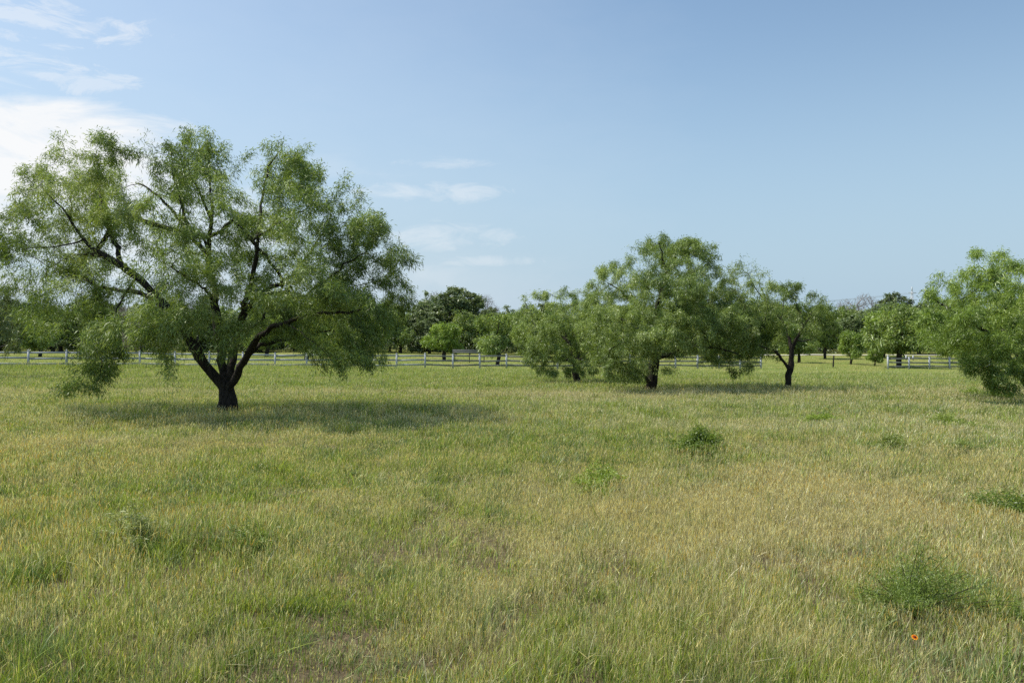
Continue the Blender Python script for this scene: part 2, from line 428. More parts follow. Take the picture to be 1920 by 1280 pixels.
def leaves(P, PA, r, rmax, per, L, wd, pal, seed, down=.55, spread=.16, hue=None, tipbias=1.6):
    rng = np.random.default_rng(seed)
    idx = np.nonzero((r < rmax) & (PA >= 0))[0]
    k = np.maximum(0, rng.poisson(per * np.where(r[idx] < rmax * .4, tipbias, .7)))
    # some twigs are nearly bare, others heavy
    c = P[idx]
    k = (k * np.clip(1 + 1.15 * noise2(c[:, 0] + c[:, 1] * .7, c[:, 2] + c[:, 1] * .4, .7, 21), .12, 2.3)).astype(int)
    I = np.repeat(idx, k); n = len(I)
    bd = P[I] - P[PA[I]]; bd /= np.linalg.norm(bd, axis=1)[:, None] + 1e-9
    p = P[PA[I]] + (P[I] - P[PA[I]]) * rng.uniform(0, 1.1, n)[:, None] + rng.normal(0, spread * .5, (n, 3))
    d = bd * .5 + rng.normal(0, .6, (n, 3)); d[:, 2] -= down
    d /= np.linalg.norm(d, axis=1)[:, None] + 1e-9
    cen = P.mean(0); outw = p - cen; outw /= np.linalg.norm(outw, axis=1)[:, None] + 1e-9
    nref = rng.normal(0, .75, (n, 3)) + outw * .35; nref[:, 2] += .6          # blades turn their faces to the light
    s = np.cross(d, nref); s /= np.linalg.norm(s, axis=1)[:, None] + 1e-9
    ln = (L * rng.uniform(.55, 1.3, n))[:, None]; w = (wd * rng.uniform(.6, 1.3, n))[:, None]
    mid = p + d * ln * .5
    tip = p + d * ln; tip[:, 2] -= ln[:, 0] * .22
    V = np.stack([p, mid - s * w * .5, tip, mid + s * w * .5], 1)
    pal = np.asarray(pal, float)
    q = .5 + .5 * noise2(p[:, 0] + .6 * p[:, 1], p[:, 2] - .6 * p[:, 1], 1.2, 22) + rng.normal(0, .22, n)
    q = np.clip(q, 0, .999) * (len(pal) - 1)
    a = q.astype(int); f = (q - a)[:, None]
    col = (pal[a] * (1 - f) + pal[a + 1] * f) * rng.uniform(.75, 1.25, n)[:, None]
    Fc = (np.array([[0, 1, 2, 3]])[None] + (np.arange(n) * 4)[:, None, None]).reshape(-1, 4)
    return V.reshape(-1, 3), Fc, np.repeat(col, 4, axis=0)

PAL_MESQ = [(.075, .12, .028), (.135, .205, .045), (.20, .29, .068), (.27, .36, .10), (.29, .35, .16)]
PAL_BRIGHT = [(.10, .165, .03), (.17, .265, .045), (.25, .36, .065), (.32, .42, .10)]
PAL_OAK_HAZE = [(.075, .11, .042), (.12, .165, .06), (.165, .215, .082), (.19, .23, .105)]  # oak greens lightened and greyed: aerial haze put into the leaf colour
PAL_DULL = [(.11, .17, .045), (.175, .255, .065), (.245, .335, .095), (.31, .39, .14)]

def ball(rng, n):
    v = rng.normal(0, 1, (n, 3)); v /= np.linalg.norm(v, axis=1)[:, None]
    return v * (rng.uniform(0, 1, n) ** .42)[:, None]
def clump_points(rng, cl, dens):
    """cl: list of (centre, radii)"""
    out = []
    for c, rad in cl:
        vol = 4.19 * rad[0] * rad[1] * rad[2]
        k = max(15, int(dens * vol ** .8))
        b = ball(rng, k); far = rng.uniform(0, 1, k) < .10
        b = np.where(far[:, None], b * rng.uniform(1.1, 1.55, k)[:, None], b)
        out.append(np.asarray(c) + b * np.asarray(rad))
    return np.concatenate(out)

def plant_tree(name, root, limbs, attr, seed, step, kill, tip, leaf, mleaf, mthick=M_BARK, mthin=M_TWIG, split=.045, droop=.05, jit=.28):
    P, PA, RM = grow(limbs, attr, step, kill, seed, droop, jit=jit)
    r = radii(PA, RM, tip)
    tk, tn = wood_meshes(P, PA, r, split)
    if tk.n: tk.obj('trunk', mthick, root, smooth=True)
    if tn.n: tn.obj('branches', mthin, root, smooth=True)
    nl = 0
    if leaf:
        V, Fc, C = leaves(P, PA, r, seed=seed + 5, **leaf)
        mesh_obj('crown', V, Fc, mleaf, root, colors=C); nl = len(Fc)
    print(name, 'nodes', len(P), 'leaves', nl, 'rbase %.2f' % r[0], round(time.time() - T0, 1))

def photo_tree(name, label, base_px, Y, limbs, clumps, depth, seed, per=24, dens=40, L=.17, wd=.02, pal=PAL_MESQ, step=.22, kill=.30, cxw=None, trunk_r=.2, tip=.006, down=.55, double=False, fill=(), rmax=.02):
    """limbs and clumps read off the photograph (pixels, plus metres of depth)"""
    rng = np.random.default_rng(seed)
    g = ground(base_px, Y); base = np.array([g[0], g[1], g[2] - .04])
    root = thing(name, label, 'tree', base)
    cx0 = np.mean([c[0] for c in clumps]) if cxw is None else cxw[0]
    hw = max(abs(c[0] - cx0) for c in clumps) + 40
    ymid = np.mean([c[1] for c in clumps])
    cl = []
    for i, c in enumerate(clumps):
        px, py, rx, ry = c[:4]
        if len(c) > 4:
            dy = c[4]
        else:
            sgn = (-1) ** i
            dy = sgn * rng.uniform(.15, .95) * depth * math.sqrt(max(.08, 1 - ((px - cx0) / hw) ** 2)) * (1 if py > ymid - 80 else .7)
        if double and len(c) == 4 and rng.uniform() < .4:
            Y2 = Y - dy * rng.uniform(.4, 1.1); m = Y2 / F
            cl.append((W(px + rng.uniform(-22, 22) * 20 / Y, py + rng.uniform(-4, 16) * 20 / Y, Y2) - base, (rx * m * .9, max(.3, .5 * (rx + ry) * m), ry * m * .85)))
        Yc = Y + dy; m = Yc / F
        cl.append((W(px, py, Yc) - base, (rx * m, max(.35, .5 * (rx + ry) * m * 1.15), ry * m)))
    attr = clump_points(rng, cl, dens)
    for (px, py, rx, ry, n) in fill:                       # sparse twigs between the clumps
        b = ball(rng, n); m = Y / F
        extra = np.array([W(px + rx * q[0], py - ry * q[2], Y + depth * .95 * q[1]) - base for q in b])
        attr = np.concatenate([attr, extra])
    attr = attr[attr[:, 2] > .25]
    lm = []
    for i, (pts, r0, r1) in enumerate(limbs):
        q = []
        for p in pts:
            dy = p[2] if len(p) > 2 else 0
            q.append(W(p[0], p[1], Y + dy) - base)
        if i == 0: q[0] = np.array([0, 0, -.1])
        lm.append((q, r0, r1))
    plant_tree(name, root, lm, attr, seed, step, kill, tip, dict(rmax=rmax, per=per, L=L, wd=wd, pal=pal, down=down), M_LEAF)
    return root

# --- the big mesquite on the left
A_LIMBS = [
    ([(428, 756), (428, 748), (428, 740), (427, 732)], .29, .21),
    ([(427, 732), (408, 712, -.1), (385, 680, -.2), (362, 650, -.4), (340, 612, -.6), (322, 585, -.7), (290, 555, -.8), (258, 516, -.9), (225, 497, -1), (197, 482, -1), (157, 457, -1), (150, 440, -1), (132, 412, -1.1), (112, 385, -1.2), (88, 362, -1.3)], .13, .014),
    ([(197, 482, -1), (165, 475, -.4), (130, 480, .2), (95, 500, .8)], .03, .008),
    ([(132, 412, -1.1), (135, 375, -.8), (125, 340, -.5)], .025, .006),
    ([(205, 432, -.4), (225, 410, .2), (235, 380, .6), (230, 345, .8)], .03, .006),
    ([(357, 440, .9), (320, 430, 1.4), (285, 425, 1.8)], .03, .008),
    ([(332, 407, 1.1), (345, 370, 1.5), (360, 330, 1.8)], .03, .006),
    ([(396, 445, .2), (425, 425, -.6), (440, 400, -1)], .03, .006),
    ([(389, 482, .6), (360, 475, -.4), (330, 470, -1.2), (300, 475, -1.8)], .035, .008),
    ([(562, 560, -.2), (600, 560, .6), (650, 540, 1.2), (700, 530, 1.6)], .04, .008),
    ([(485, 440, -.5), (520, 420, -.9), (560, 395, -1.2), (600, 380, -1.4)], .035, .006),
    ([(530, 605, -1.8), (560, 620, -2.2), (590, 640, -2.4), (612, 665, -2.5)], .03, .006),
    ([(225, 497, -1), (221, 462, -.6), (205, 432, -.4), (190, 395, 0), (185, 350, .3)], .07, .02),
    ([(157, 457, -1), (120, 462, -1.2), (75, 461, -1.6), (40, 466, -1.8)], .022, .006),
    ([(322, 585, -.7), (290, 562, .2), (262, 552, .8), (225, 542, 1.3), (185, 540, 1.8), (155, 520, 2.2), (135, 507, 2.5), (90, 490, 2.8)], .09, .02),
    ([(258, 516, -.9), (240, 545, -1.3), (215, 590, -1.5), (195, 640, -1.5), (185, 690, -1.5), (180, 720, -1.5)], .035, .006),
    ([(340, 612, -.6), (328, 608, -1.5)], .03, .008),
    ([(362, 650, -.4), (375, 625, .5), (355, 605, 1.2), (340, 580, 2), (300, 560, 3)], .06, .02),
    ([(427, 732), (421, 712, .12), (417, 690, .2), (412, 650, .4), (404, 610, .5), (408, 560, .5), (398, 525, .6), (390, 507, .6), (389, 482, .6), (357, 440, .9), (332, 407, 1.1), (300, 370, 1.3), (260, 342, 1.6)], .12, .02),
    ([(357, 440, .9), (340, 385, .6), (327, 340, .4), (320, 290, .3)], .05, .015),
    ([(389, 482, .6), (396, 445, .2), (397, 410, 0), (382, 372, -.3), (362, 347, -.5), (350, 300, -.6)], .07, .015),
    ([(397, 410, 0), (400, 387, .3), (389, 350, .6), (395, 300, .8)], .045, .015),
    ([(427, 732), (432, 712, .1), (436, 680, .3), (438, 650, .6), (445, 612, .9), (462, 580, 1), (480, 556, 1), (512, 538, 1), (545, 520, .8), (575, 480, .6), (610, 430, .5)], .115, .02),
    ([(445, 612, .9), (462, 555, .2), (478, 500, -.4), (485, 440, -.5), (489, 390, -.3), (491, 356, 0), (502, 324, .1), (520, 285, .2)], .08, .015),
    ([(480, 556, 1), (530, 545, .4), (562, 560, -.2), (600, 535, -.6), (640, 500, -.8), (690, 470, -1)], .07, .015),
    ([(427, 732), (440, 714, -.15), (452, 690, -.3), (468, 658, -.6), (485, 632, -1), (497, 618, -1.2), (530, 605, -1.8), (580, 590, -2.2), (630, 585, -2.5), (690, 580, -2.6)], .11, .02),
    ([(468, 658, -.6), (500, 643, -.2), (516, 640, .2), (560, 632, 1), (610, 620, 1.6), (660, 615, 2)], .06, .015),
    ([(438, 650, .6), (455, 625, -.6), (474, 608, -1.4), (500, 590, -2.2), (520, 560, -2.8), (540, 520, -3.2)], .06, .015),
    ([(408, 560, .5), (400, 560, -1), (380, 540, -2), (350, 520, -3), (320, 500, -3.4)], .06, .015),
]
A_CL = [(355, 275, 72, 38), (335, 310, 60, 42), (400, 305, 45, 45), (350, 355, 75, 40), (415, 355, 35, 35), (190, 288, 55, 40), (180, 345, 65, 42), (108, 285, 24, 32), (75, 340, 45, 35), (62, 400, 62, 48), (25, 465, 48, 42),
        (118, 440, 60, 42), (222, 400, 55, 42), (290, 395, 45, 35), (540, 300, 40, 32), (500, 325, 24, 32), (580, 340, 45, 32), (535, 365, 60, 38), (605, 385, 55, 32), (655, 380, 38, 30), (490, 425, 55, 42), (560, 430, 55, 38),
        (630, 440, 55, 38), (690, 420, 45, 30), (735, 470, 38, 30), (765, 485, 26, 14), (485, 490, 62, 42), (570, 495, 65, 38), (660, 500, 60, 36), (720, 520, 45, 30), (745, 560, 42, 34), (650, 560, 75, 36), (700, 605, 58, 34), (590, 575, 55, 32),
        (540, 600, 40, 26), (630, 635, 55, 28), (690, 645, 46, 24), (622, 682, 18, 30), (575, 650, 30, 24), (670, 672, 14, 14), (722, 678, 12, 12), (465, 555, 46, 34), (415, 545, 42, 28), (340, 505, 46, 34), (275, 465, 46, 36), (215, 510, 52, 32), (150, 500, 55, 34),
        (85, 535, 44, 30), (130, 585, 60, 34), (70, 615, 38, 20), (195, 590, 45, 34), (175, 640, 45, 30), (285, 585, 42, 34, -3.2), (262, 640, 26, 26, -3.0), (325, 650, 50, 42, -2.4), (318, 695, 34, 28, -2.4), (295, 605, 52, 38, -2.8), (262, 625, 36, 36, -2.9), (405, 648, 40, 32, -2.2), (350, 610, 40, 30, -2.2), (140, 700, 38, 28, -1.5), (122, 726, 28, 14, -1.4), (190, 650, 40, 30, -1.7), (160, 680, 44, 30, -1.2), (110, 610, 46, 30, -1.5), (175, 665, 44, 30, -1.5), (182, 702, 34, 28, -1.5), (150, 722, 36, 20, -1.4), (186, 728, 18, 18, -1.5), (225, 670, 14, 18, -1.6), (60, 580, 44, 26), (230, 600, 40, 26, -2.2),
        (190, 735, 14, 12, -1.4), (405, 650, 32, 26, -2.4), (425, 610, 40, 28, -2), (355, 440, 46, 28), (440, 440, 20, 22), (20, 520, 40, 26), (500, 560, 46, 26, -3), (600, 545, 60, 30, -3.2), (120, 540, 50, 26, -2.5), (250, 540, 40, 22, 3),
        (320, 560, 40, 22, 3.2), (560, 640, 26, 20, 2), (-30, 430, 40, 50)]
photo_tree('mesquite_tree', 'largest mesquite tree, wide feathery crown and black forked trunk, left of the meadow', 428, 20.5, A_LIMBS, A_CL, 4.2, 11, per=50, dens=56, L=.125, wd=.0185, tip=.0028, rmax=.0095, double=True, down=.28, kill=.25, fill=[(395, 440, 365, 190, 420)])

# --- the middle mesquite
B_LIMBS = [
    ([(1221, 724), (1223, 700), (1228, 672)], .25, .2),
    ([(1228, 672), (1224, 640, .3), (1222, 612, .4), (1232, 575, .5), (1240, 545, .4), (1252, 517, .3), (1242, 482, .1), (1236, 455)], .13, .02),
    ([(1252, 517, .3), (1264, 495, .6), (1285, 480, .9)], .06, .02),
    ([(1240, 545, .4), (1275, 520, -.3), (1305, 510, -.8), (1330, 490, -1)], .06, .02),
    ([(1228, 672), (1258, 662, -.4), (1290, 645, -.8), (1318, 628, -1.2), (1355, 600, -1.6)], .12, .02),
    ([(1290, 645, -.8), (1320, 650, -1.5), (1360, 655, -2), (1390, 668, -2.4)], .06, .02),
    ([(1221, 722), (1204, 704, -.4), (1190, 690, -.9), (1160, 680, -1.4), (1135, 672, -2)], .10, .02),
    ([(1222, 612, .4), (1195, 572, .2), (1165, 545, 0), (1140, 530, -.2)], .07, .02),
    ([(1224, 640, .3), (1190, 610, 1), (1150, 590, 1.8), (1115, 575, 2.4)], .07, .02),
    ([(1222, 612, .4), (1260, 590, 1.4), (1300, 570, 2.2), (1340, 560, 3)], .07, .02),
]
B_CL = [(1238, 458, 36, 24), (1285, 462, 42, 24), (1330, 482, 26, 22), (1205, 485, 36, 26), (1158, 508, 42, 24), (1275, 498, 42, 22), (1118, 545, 36, 24), (1175, 545, 50, 26), (1240, 545, 44, 26), (1300, 535, 44, 26), (1350, 555, 42, 26),
        (1145, 590, 52, 28), (1205, 585, 46, 28), (1265, 585, 54, 28), (1325, 595, 54, 32), (1370, 600, 36, 30), (1165, 632, 48, 28), (1225, 625, 44, 22), (1290, 632, 46, 24), (1350, 640, 44, 28), (1130, 665, 36, 22), (1172, 680, 36, 22), (1195, 702, 26, 14, -2.5),
        (1330, 675, 36, 16), (1378, 690, 26, 18), (1150, 705, 22, 12), (1385, 655, 30, 24), (1250, 600, 50, 26, -3), (1180, 655, 46, 26, -3), (1320, 620, 50, 26, -3), (1190, 560, 40, 24, -2.5), (1290, 560, 44, 24, -2.5), (1100, 620, 30, 30), (1225, 660, 34, 18, -3.4), (1262, 640, 40, 22, -3.4), (1195, 680, 30, 18, -3.4), (1150, 690, 34, 18, -2.6), (1300, 655, 36, 18, -3.2), (1125, 640, 34, 28, -2.2), (1400, 610, 30, 30), (1345, 665, 34, 18, 2), (1105, 590, 30, 28), (1258, 478, 40, 24), (1228, 505, 36, 22), (1185, 705, 30, 14, -2.2), (1250, 690, 26, 10, -2.8), (1160, 712, 26, 10, -2.4), (1400, 640, 26, 22), (1380, 580, 30, 24), (1255, 535, 44, 20, -2), (1215, 460, 24, 18), (1195, 520, 36, 22), (1320, 515, 36, 22)]
photo_tree('mesquite_tree', 'domed bushy mesquite tree with a short black trunk, foliage sweeping the grass, mid meadow', 1221, 34.0, B_LIMBS, B_CL, 4.2, 23, per=54, dens=60, wd=.023, L=.145, double=True, down=.28, tip=.004, rmax=.0135, fill=[(1240, 570, 165, 115, 90)], pal=PAL_DULL)

# --- the low mesquite left of it
C_LIMBS = [
    ([(1082, 704), (1080, 690), (1078, 678)], .2, .17),
    ([(1078, 678), (1050, 672, -.6), (1020, 668, -1.2), (995, 655, -1.6)], .10, .02),
    ([(1078, 678), (1065, 640, .3), (1055, 600, .4), (1050, 560, .3)], .11, .02),
    ([(1078, 678), (1100, 640, .6), (1108, 600, .8)], .09, .02),
    ([(1065, 640, .3), (1030, 610, .8), (1000, 590, 1.4)], .07, .02),
    ([(1078, 678), (1092, 670, -1.2), (1110, 665, -2.2)], .07, .02)]
C_CL = [(1055, 548, 26, 14), (1010, 560, 36, 20), (1065, 575, 48, 22), (1100, 590, 36, 26), (985, 590, 28, 24), (1035, 605, 50, 26), (975, 630, 22, 26), (1005, 650, 36, 24), (1065, 635, 46, 28), (1028, 690, 26, 18), (1085, 665, 30, 18), (1110, 630, 34, 26), (1060, 600, 46, 26, -2.5), (1010, 620, 40, 26, -2.5), (1040, 660, 36, 22, -2.5), (1085, 688, 30, 18, -2.8), (998, 672, 28, 20, -2), (1060, 700, 24, 10, -2.6), (1025, 702, 18, 10, -2.2), (1120, 650, 30, 24, -2.6), (1100, 690, 26, 16, -2.8), (968, 605, 18, 22), (1122, 600, 34, 28), (1122, 562, 26, 20), (1135, 635, 28, 26, -2)]
photo_tree('mesquite_tree', 'low rounded mesquite tree with hidden trunk, hiding the end of the white fence', 1082, 43.0, C_LIMBS, C_CL, 3.4, 37, per=56, dens=54, wd=.028, L=.165, down=.25, pal=PAL_DULL, step=.26, kill=.36)

# --- the slim leaning mesquite
D_LIMBS = [
    ([(1474, 720), (1481, 692), (1484, 668), (1484, 652)], .14, .11),
    ([(1484, 652), (1494, 638, -.2), (1506, 614, -.3), (1520, 590, -.4), (1535, 570, -.4)], .08, .015),
    ([(1484, 652), (1478, 630, .2), (1470, 614, .3), (1464, 598, .4), (1470, 560, .5)], .08, .015),
    ([(1481, 692), (1463, 666, -.2), (1448, 655, -.5), (1430, 650, -.8), (1405, 640, -1)], .07, .02),
    ([(1464, 598, .4), (1440, 570, .8), (1415, 540, 1), (1402, 510, 1.1)], .05, .015),
    ([(1494, 638, -.2), (1512, 640, .6), (1540, 628, 1.2)], .04, .015),
    ([(1506, 614, -.3), (1500, 590, .8), (1490, 560, 1.2)], .04, .015)]
D_CL = [(1400, 500, 30, 22), (1365, 520, 32, 24), (1385, 595, 40, 26), (1440, 545, 30, 22), (1420, 585, 36, 24), (1425, 530, 34, 24), (1368, 545, 34, 26), (1398, 565, 40, 26), (1478, 545, 28, 20), (1450, 580, 38, 24), (1495, 580, 30, 20), (1538, 562, 24, 22), (1552, 592, 18, 24), (1528, 612, 26, 18), (1425, 615, 36, 22), (1392, 620, 36, 26), (1400, 655, 30, 20), (1405, 688, 18, 12), (1555, 628, 14, 16)]
photo_tree('mesquite_tree', 'slim mesquite tree with a bare leaning trunk, right of the domed mesquite', 1474, 34.5, D_LIMBS, D_CL, 2.6, 41, per=54, dens=60, wd=.023, L=.145, pal=PAL_MESQ, down=.28, tip=.004, rmax=.0135, fill=[(1455, 580, 110, 60, 40)])

# --- the mesquite at the right edge
E_LIMBS = [
    ([(1946, 742), (1932, 715), (1916, 690)], .24, .2),
    ([(1912, 690), (1888, 662, -.4), (1868, 640, -.8), (1835, 615, -1.2), (1795, 590, -1.5), (1750, 560, -1.7)], .11, .02),
    ([(1912, 690), (1905, 640, .5), (1895, 590, .7), (1870, 545, .7), (1845, 505, .6)], .13, .02),
    ([(1912, 690), (1940, 640, .2), (1955, 580, .2), (1950, 520, .3)], .12, .02),
    ([(1912, 690), (1880, 690, -1.2), (1850, 690, -2)], .07, .02),
    ([(1905, 640, .5), (1870, 610, 1.2), (1820, 590, 2), (1770, 590, 2.4)], .08, .02),
    ([(1940, 640, .2), (1985, 610, -.6), (2040, 590, -1)], .08, .02)]
E_CL = [(1838, 492, 20, 18), (1880, 522, 40, 22), (1845, 520, 34, 18), (1925, 520, 40, 24), (1800, 550, 40, 22), (1865, 508, 34, 20), (1905, 498, 32, 20), (1950, 498, 40, 24), (1775, 528, 38, 18), (1735, 548, 32, 18), (1822, 540, 42, 24), (1885, 545, 44, 26), (1950, 555, 50, 32), (1770, 575, 48, 24), (1840, 585, 50, 26), (1910, 600, 46, 28), (1735, 618, 32, 22), (1790, 630, 46, 24), (1855, 630, 40, 24),
        (1925, 645, 50, 28), (1832, 688, 34, 16, -2.2), (1875, 700, 38, 20, -2.2), (1868, 728, 14, 10, -2.3), (1755, 645, 28, 16), (2000, 590, 55, 44), (1990, 670, 46, 28), (2050, 560, 50, 40), (1810, 600, 50, 26, -2.8), (1880, 640, 46, 24, -2.8), (1900, 560, 46, 26, -2.8), (1940, 700, 40, 18, -2), (1738, 600, 30, 24), (1750, 635, 34, 22), (1915, 716, 30, 16, -2.8), (1895, 695, 36, 20, -2.6), (1820, 672, 36, 18, -2.4), (1780, 655, 34, 18), (1930, 680, 40, 22, -2.8), (1860, 660, 40, 22, -2.4), (1850, 712, 26, 12, -2.4), (1800, 520, 30, 18), (1870, 480, 26, 16), (1830, 475, 14, 14)]
photo_tree('mesquite_tree', 'bright green mesquite tree cut off by the right edge of the picture', 1946, 27.0, E_LIMBS, E_CL, 3.2, 53, per=56, dens=60, wd=.022, L=.14, pal=PAL_BRIGHT, double=True, down=.28, tip=.0034, rmax=.0115, fill=[(1890, 570, 160, 100, 140)])

# --- a darker tree at the left edge, between the big mesquite and the fence
G_LIMBS = [
    ([(-40, 696), (-38, 676), (-30, 660)], .2, .17),
    ([(-30, 660), (0, 652, -.4), (25, 642, -.8), (42, 636, -1)], .06, .02),
    ([(-30, 660), (-10, 630, .3), (5, 600, .4), (15, 570, .4)], .10, .02),
    ([(-30, 660), (-60, 620, .3), (-80, 580, .4)], .10, .02),
    ([(-30, 660), (-35, 610, -.6), (-30, 560, -1)], .08, .02)]
G_CL = [(10, 560, 34, 20), (-30, 545, 40, 22), (28, 590, 22, 22), (-20, 590, 44, 24), (-80, 570, 46, 30), (10, 620, 28, 18), (-70, 620, 40, 24), (30, 660, 12, 8, -1), (12, 670, 10, 5, -1)]
photo_tree('mesquite_tree', 'dull dark tree with grey limbs at the left edge, in front of the white fence', -40, 44.0, G_LIMBS, G_CL, 2.6, 61, per=28, dens=44, wd=.038, L=.2, pal=PAL_OAK_HAZE, step=.26, kill=.36)

# --- trees built from a kind, then copied
def kind_tree(name, seed, H, Wd, stems, base_h, pal, mleaf, L, wd, per, dens, dense=False, bare=False, tip=.012, step=.38, kill=.5, trunk_r=.2):
    rng = np.random.default_rng(seed)
    root = thing(name, name.replace('_', ' '), 'tree', (0, 0, 0))
    lm = []; cl = []
    zf = H * base_h
    lm.append(([(0, 0, -.15), (rng.normal(0, .06), rng.normal(0, .06), zf * .5)], trunk_r, trunk_r * .9))
    for k in range(stems):
        a = 2 * math.pi * (k + rng.uniform(-.3, .3)) / stems; rr = Wd * .5 * rng.uniform(.35, .7); hh = H * rng.uniform(.6, .9)
        pts = [(0, 0, zf * .5)]
        for t in (.3, .6, 1):
            pts.append((math.cos(a) * rr * t + rng.normal(0, .15), math.sin(a) * rr * t + rng.normal(0, .15), zf * .5 + (hh - zf * .5) * t ** .85))
        lm.append((pts, trunk_r * .6, .02))
    nC = 26 if dense else 20
    for k in range(nC):
        a = rng.uniform(0, 2 * math.pi); q = rng.uniform(0, 1) ** .6
        zz = rng.uniform(0, 1)
        prof = math.sqrt(max(.05, 1 - (max(0, zz - .25) / .78) ** 2)) * (.75 + .25 * min(1, zz / .25))
        cr = Wd * rng.uniform(.11, .19)
        cl.append(((math.cos(a) * (Wd * .5 - cr) * q * prof, math.sin(a) * (Wd * .5 - cr) * q * prof, zf + (H - zf) * zz - cr * .3), (cr, cr, cr * .72)))
    attr = clump_points(rng, cl, dens); attr = attr[attr[:, 2] > .3]
    leaf = None if bare else dict(rmax=.035, per=per, L=L, wd=wd, pal=pal, down=.35, spread=.3)
    plant_tree(name, root, lm, attr, seed, step, kill, tip, leaf, mleaf, M_GREYBARK if bare else M_BARK, M_GREYBARK if bare else M_TWIG, droop=-.12 if bare else .03, jit=.12 if bare else .28)
    return root
KM = [kind_tree('mesquite_tree', 101, 5.0, 6.5, 3, .42, PAL_MESQ, M_LEAF, .30, .085, 34, 26),
      kind_tree('mesquite_tree', 102, 4.6, 6.0, 4, .36, PAL_BRIGHT, M_LEAF, .30, .085, 34, 26),
      kind_tree('mesquite_tree', 103, 5.4, 6.0, 2, .40, PAL_DULL, M_LEAF, .30, .085, 34, 26)]
KO = [kind_tree('oak_tree', 111, 9.5, 10, 4, .16, PAL_OAK_HAZE, M_OAK, .30, .17, 40, 22, dense=True, step=.5, kill=.65, trunk_r=.3),
      kind_tree('oak_tree', 112, 8.5, 9, 3, .18, [tuple(1.25 * v for v in c) for c in PAL_OAK_HAZE], M_OAK, .30, .17, 40, 22, dense=True, step=.5, kill=.65, trunk_r=.28)]
KB = [kind_tree('bare_tree', 121, 9.5, 8, 4, .2, PAL_OAK_HAZE, M_OAK, .3, .1, 0, 240, bare=True, tip=.0115, step=.33, kill=.26, trunk_r=.22)]
used = set()
def put(kind, px, Y, H, Wd, rz, label, group=None):
    """stand a copy of a kind where the photo shows it, H high and Wd wide"""
    src, h0, w0 = kind
    g = ground(px, Y)
    sc = (Wd / w0, Wd / w0, H / h0)
    if src.name not in used:
        used.add(src.name)
        src.location = (g[0], g[1], g[2]); src.rotation_euler = (0, 0, rz); src.scale = sc; src['label'] = label
        if group: src['group'] = group
        return src
    return dup(src, (g[0], g[1], g[2]), rz, sc, label, group)
m0, m1, m2 = (KM[0], 5.0, 6.5), (KM[1], 4.6, 6.0), (KM[2], 5.4, 6.0)
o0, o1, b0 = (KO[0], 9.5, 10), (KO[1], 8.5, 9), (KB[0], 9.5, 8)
# individual trees beyond the fence: (kind, pixel, depth, height, width, turn, label)
for a in [
    (m1, 833, 98, 4.6, 7.4, .4, 'small bright three-stemmed mesquite in front of the tallest dark oak'),
    (m2, 933, 80, 5.6, 6.2, 1.2, 'dull green mesquite just behind the fence where the low mesquite meets it'),
    (m0, 574, 92, 6.2, 9.0, 2.0, 'dark mesquite with forked trunks behind the fence, under the right side of the largest crown'),
    (m2, 500, 104, 6.0, 8.0, .9, 'dark mesquite behind the fence, just right of the largest trunk'),
    (m2, 1498, 98, 5.4, 6.0, 2.2, 'grey-stemmed mesquite seen behind the slim leaning mesquite'),
    (m0, 1547, 108, 6.6, 6.6, 2.9, 'dark mesquite standing in front of the pale track, left of the dark leaning post'),
    (m1, 1595, 94, 4.0, 4.0, 4.4, 'smallest bright mesquite, right of the dark leaning post'),
    (m0, 1684, 84, 6.3, 9.2, .2, 'umbrella shaped mesquite with a forked trunk behind the gate end of the right fence'),
    (m1, 1655, 112, 6.6, 9.4, 3.7, 'pale mesquite partly hidden behind the umbrella shaped mesquite'),
    (m1, 1640, 90, 1.9, 2.4, 5.2, 'low sapling with drooping branches left of the umbrella shaped mesquite'),
    (m2, 1800, 96, 5.8, 8.0, 1.5, 'mesquite behind the right fence, half covered by the tree at the right edge'),
    (m0, 1345, 96, 5.6, 7.0, 5.0, 'mesquite seen through the foliage of the domed mesquite, behind the fence'),
    (m1, 195, 110, 5.5, 8.0, 1.0, 'mesquite behind the fence, under the left side of the largest crown'),
    (m2, 75, 100, 5.5, 7.0, 2.6, 'mesquite behind the fence near the left edge'),
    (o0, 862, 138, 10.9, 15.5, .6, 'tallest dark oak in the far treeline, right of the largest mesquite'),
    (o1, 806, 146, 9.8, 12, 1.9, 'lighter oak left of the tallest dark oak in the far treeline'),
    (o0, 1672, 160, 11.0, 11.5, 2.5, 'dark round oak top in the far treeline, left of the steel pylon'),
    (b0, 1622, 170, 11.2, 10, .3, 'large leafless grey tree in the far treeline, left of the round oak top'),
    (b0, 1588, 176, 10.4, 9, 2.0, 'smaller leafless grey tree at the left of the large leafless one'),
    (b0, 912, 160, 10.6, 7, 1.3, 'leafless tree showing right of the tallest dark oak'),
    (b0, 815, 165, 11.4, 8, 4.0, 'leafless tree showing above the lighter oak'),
    (b0, 232, 120, 7.0, 9, 5.1, 'brownish leafless tree seen under the left side of the largest crown'),
    ]:
    put(*a)
rng = np.random.default_rng(77)
G_TREES = 'trees of the far treeline'
k = 0
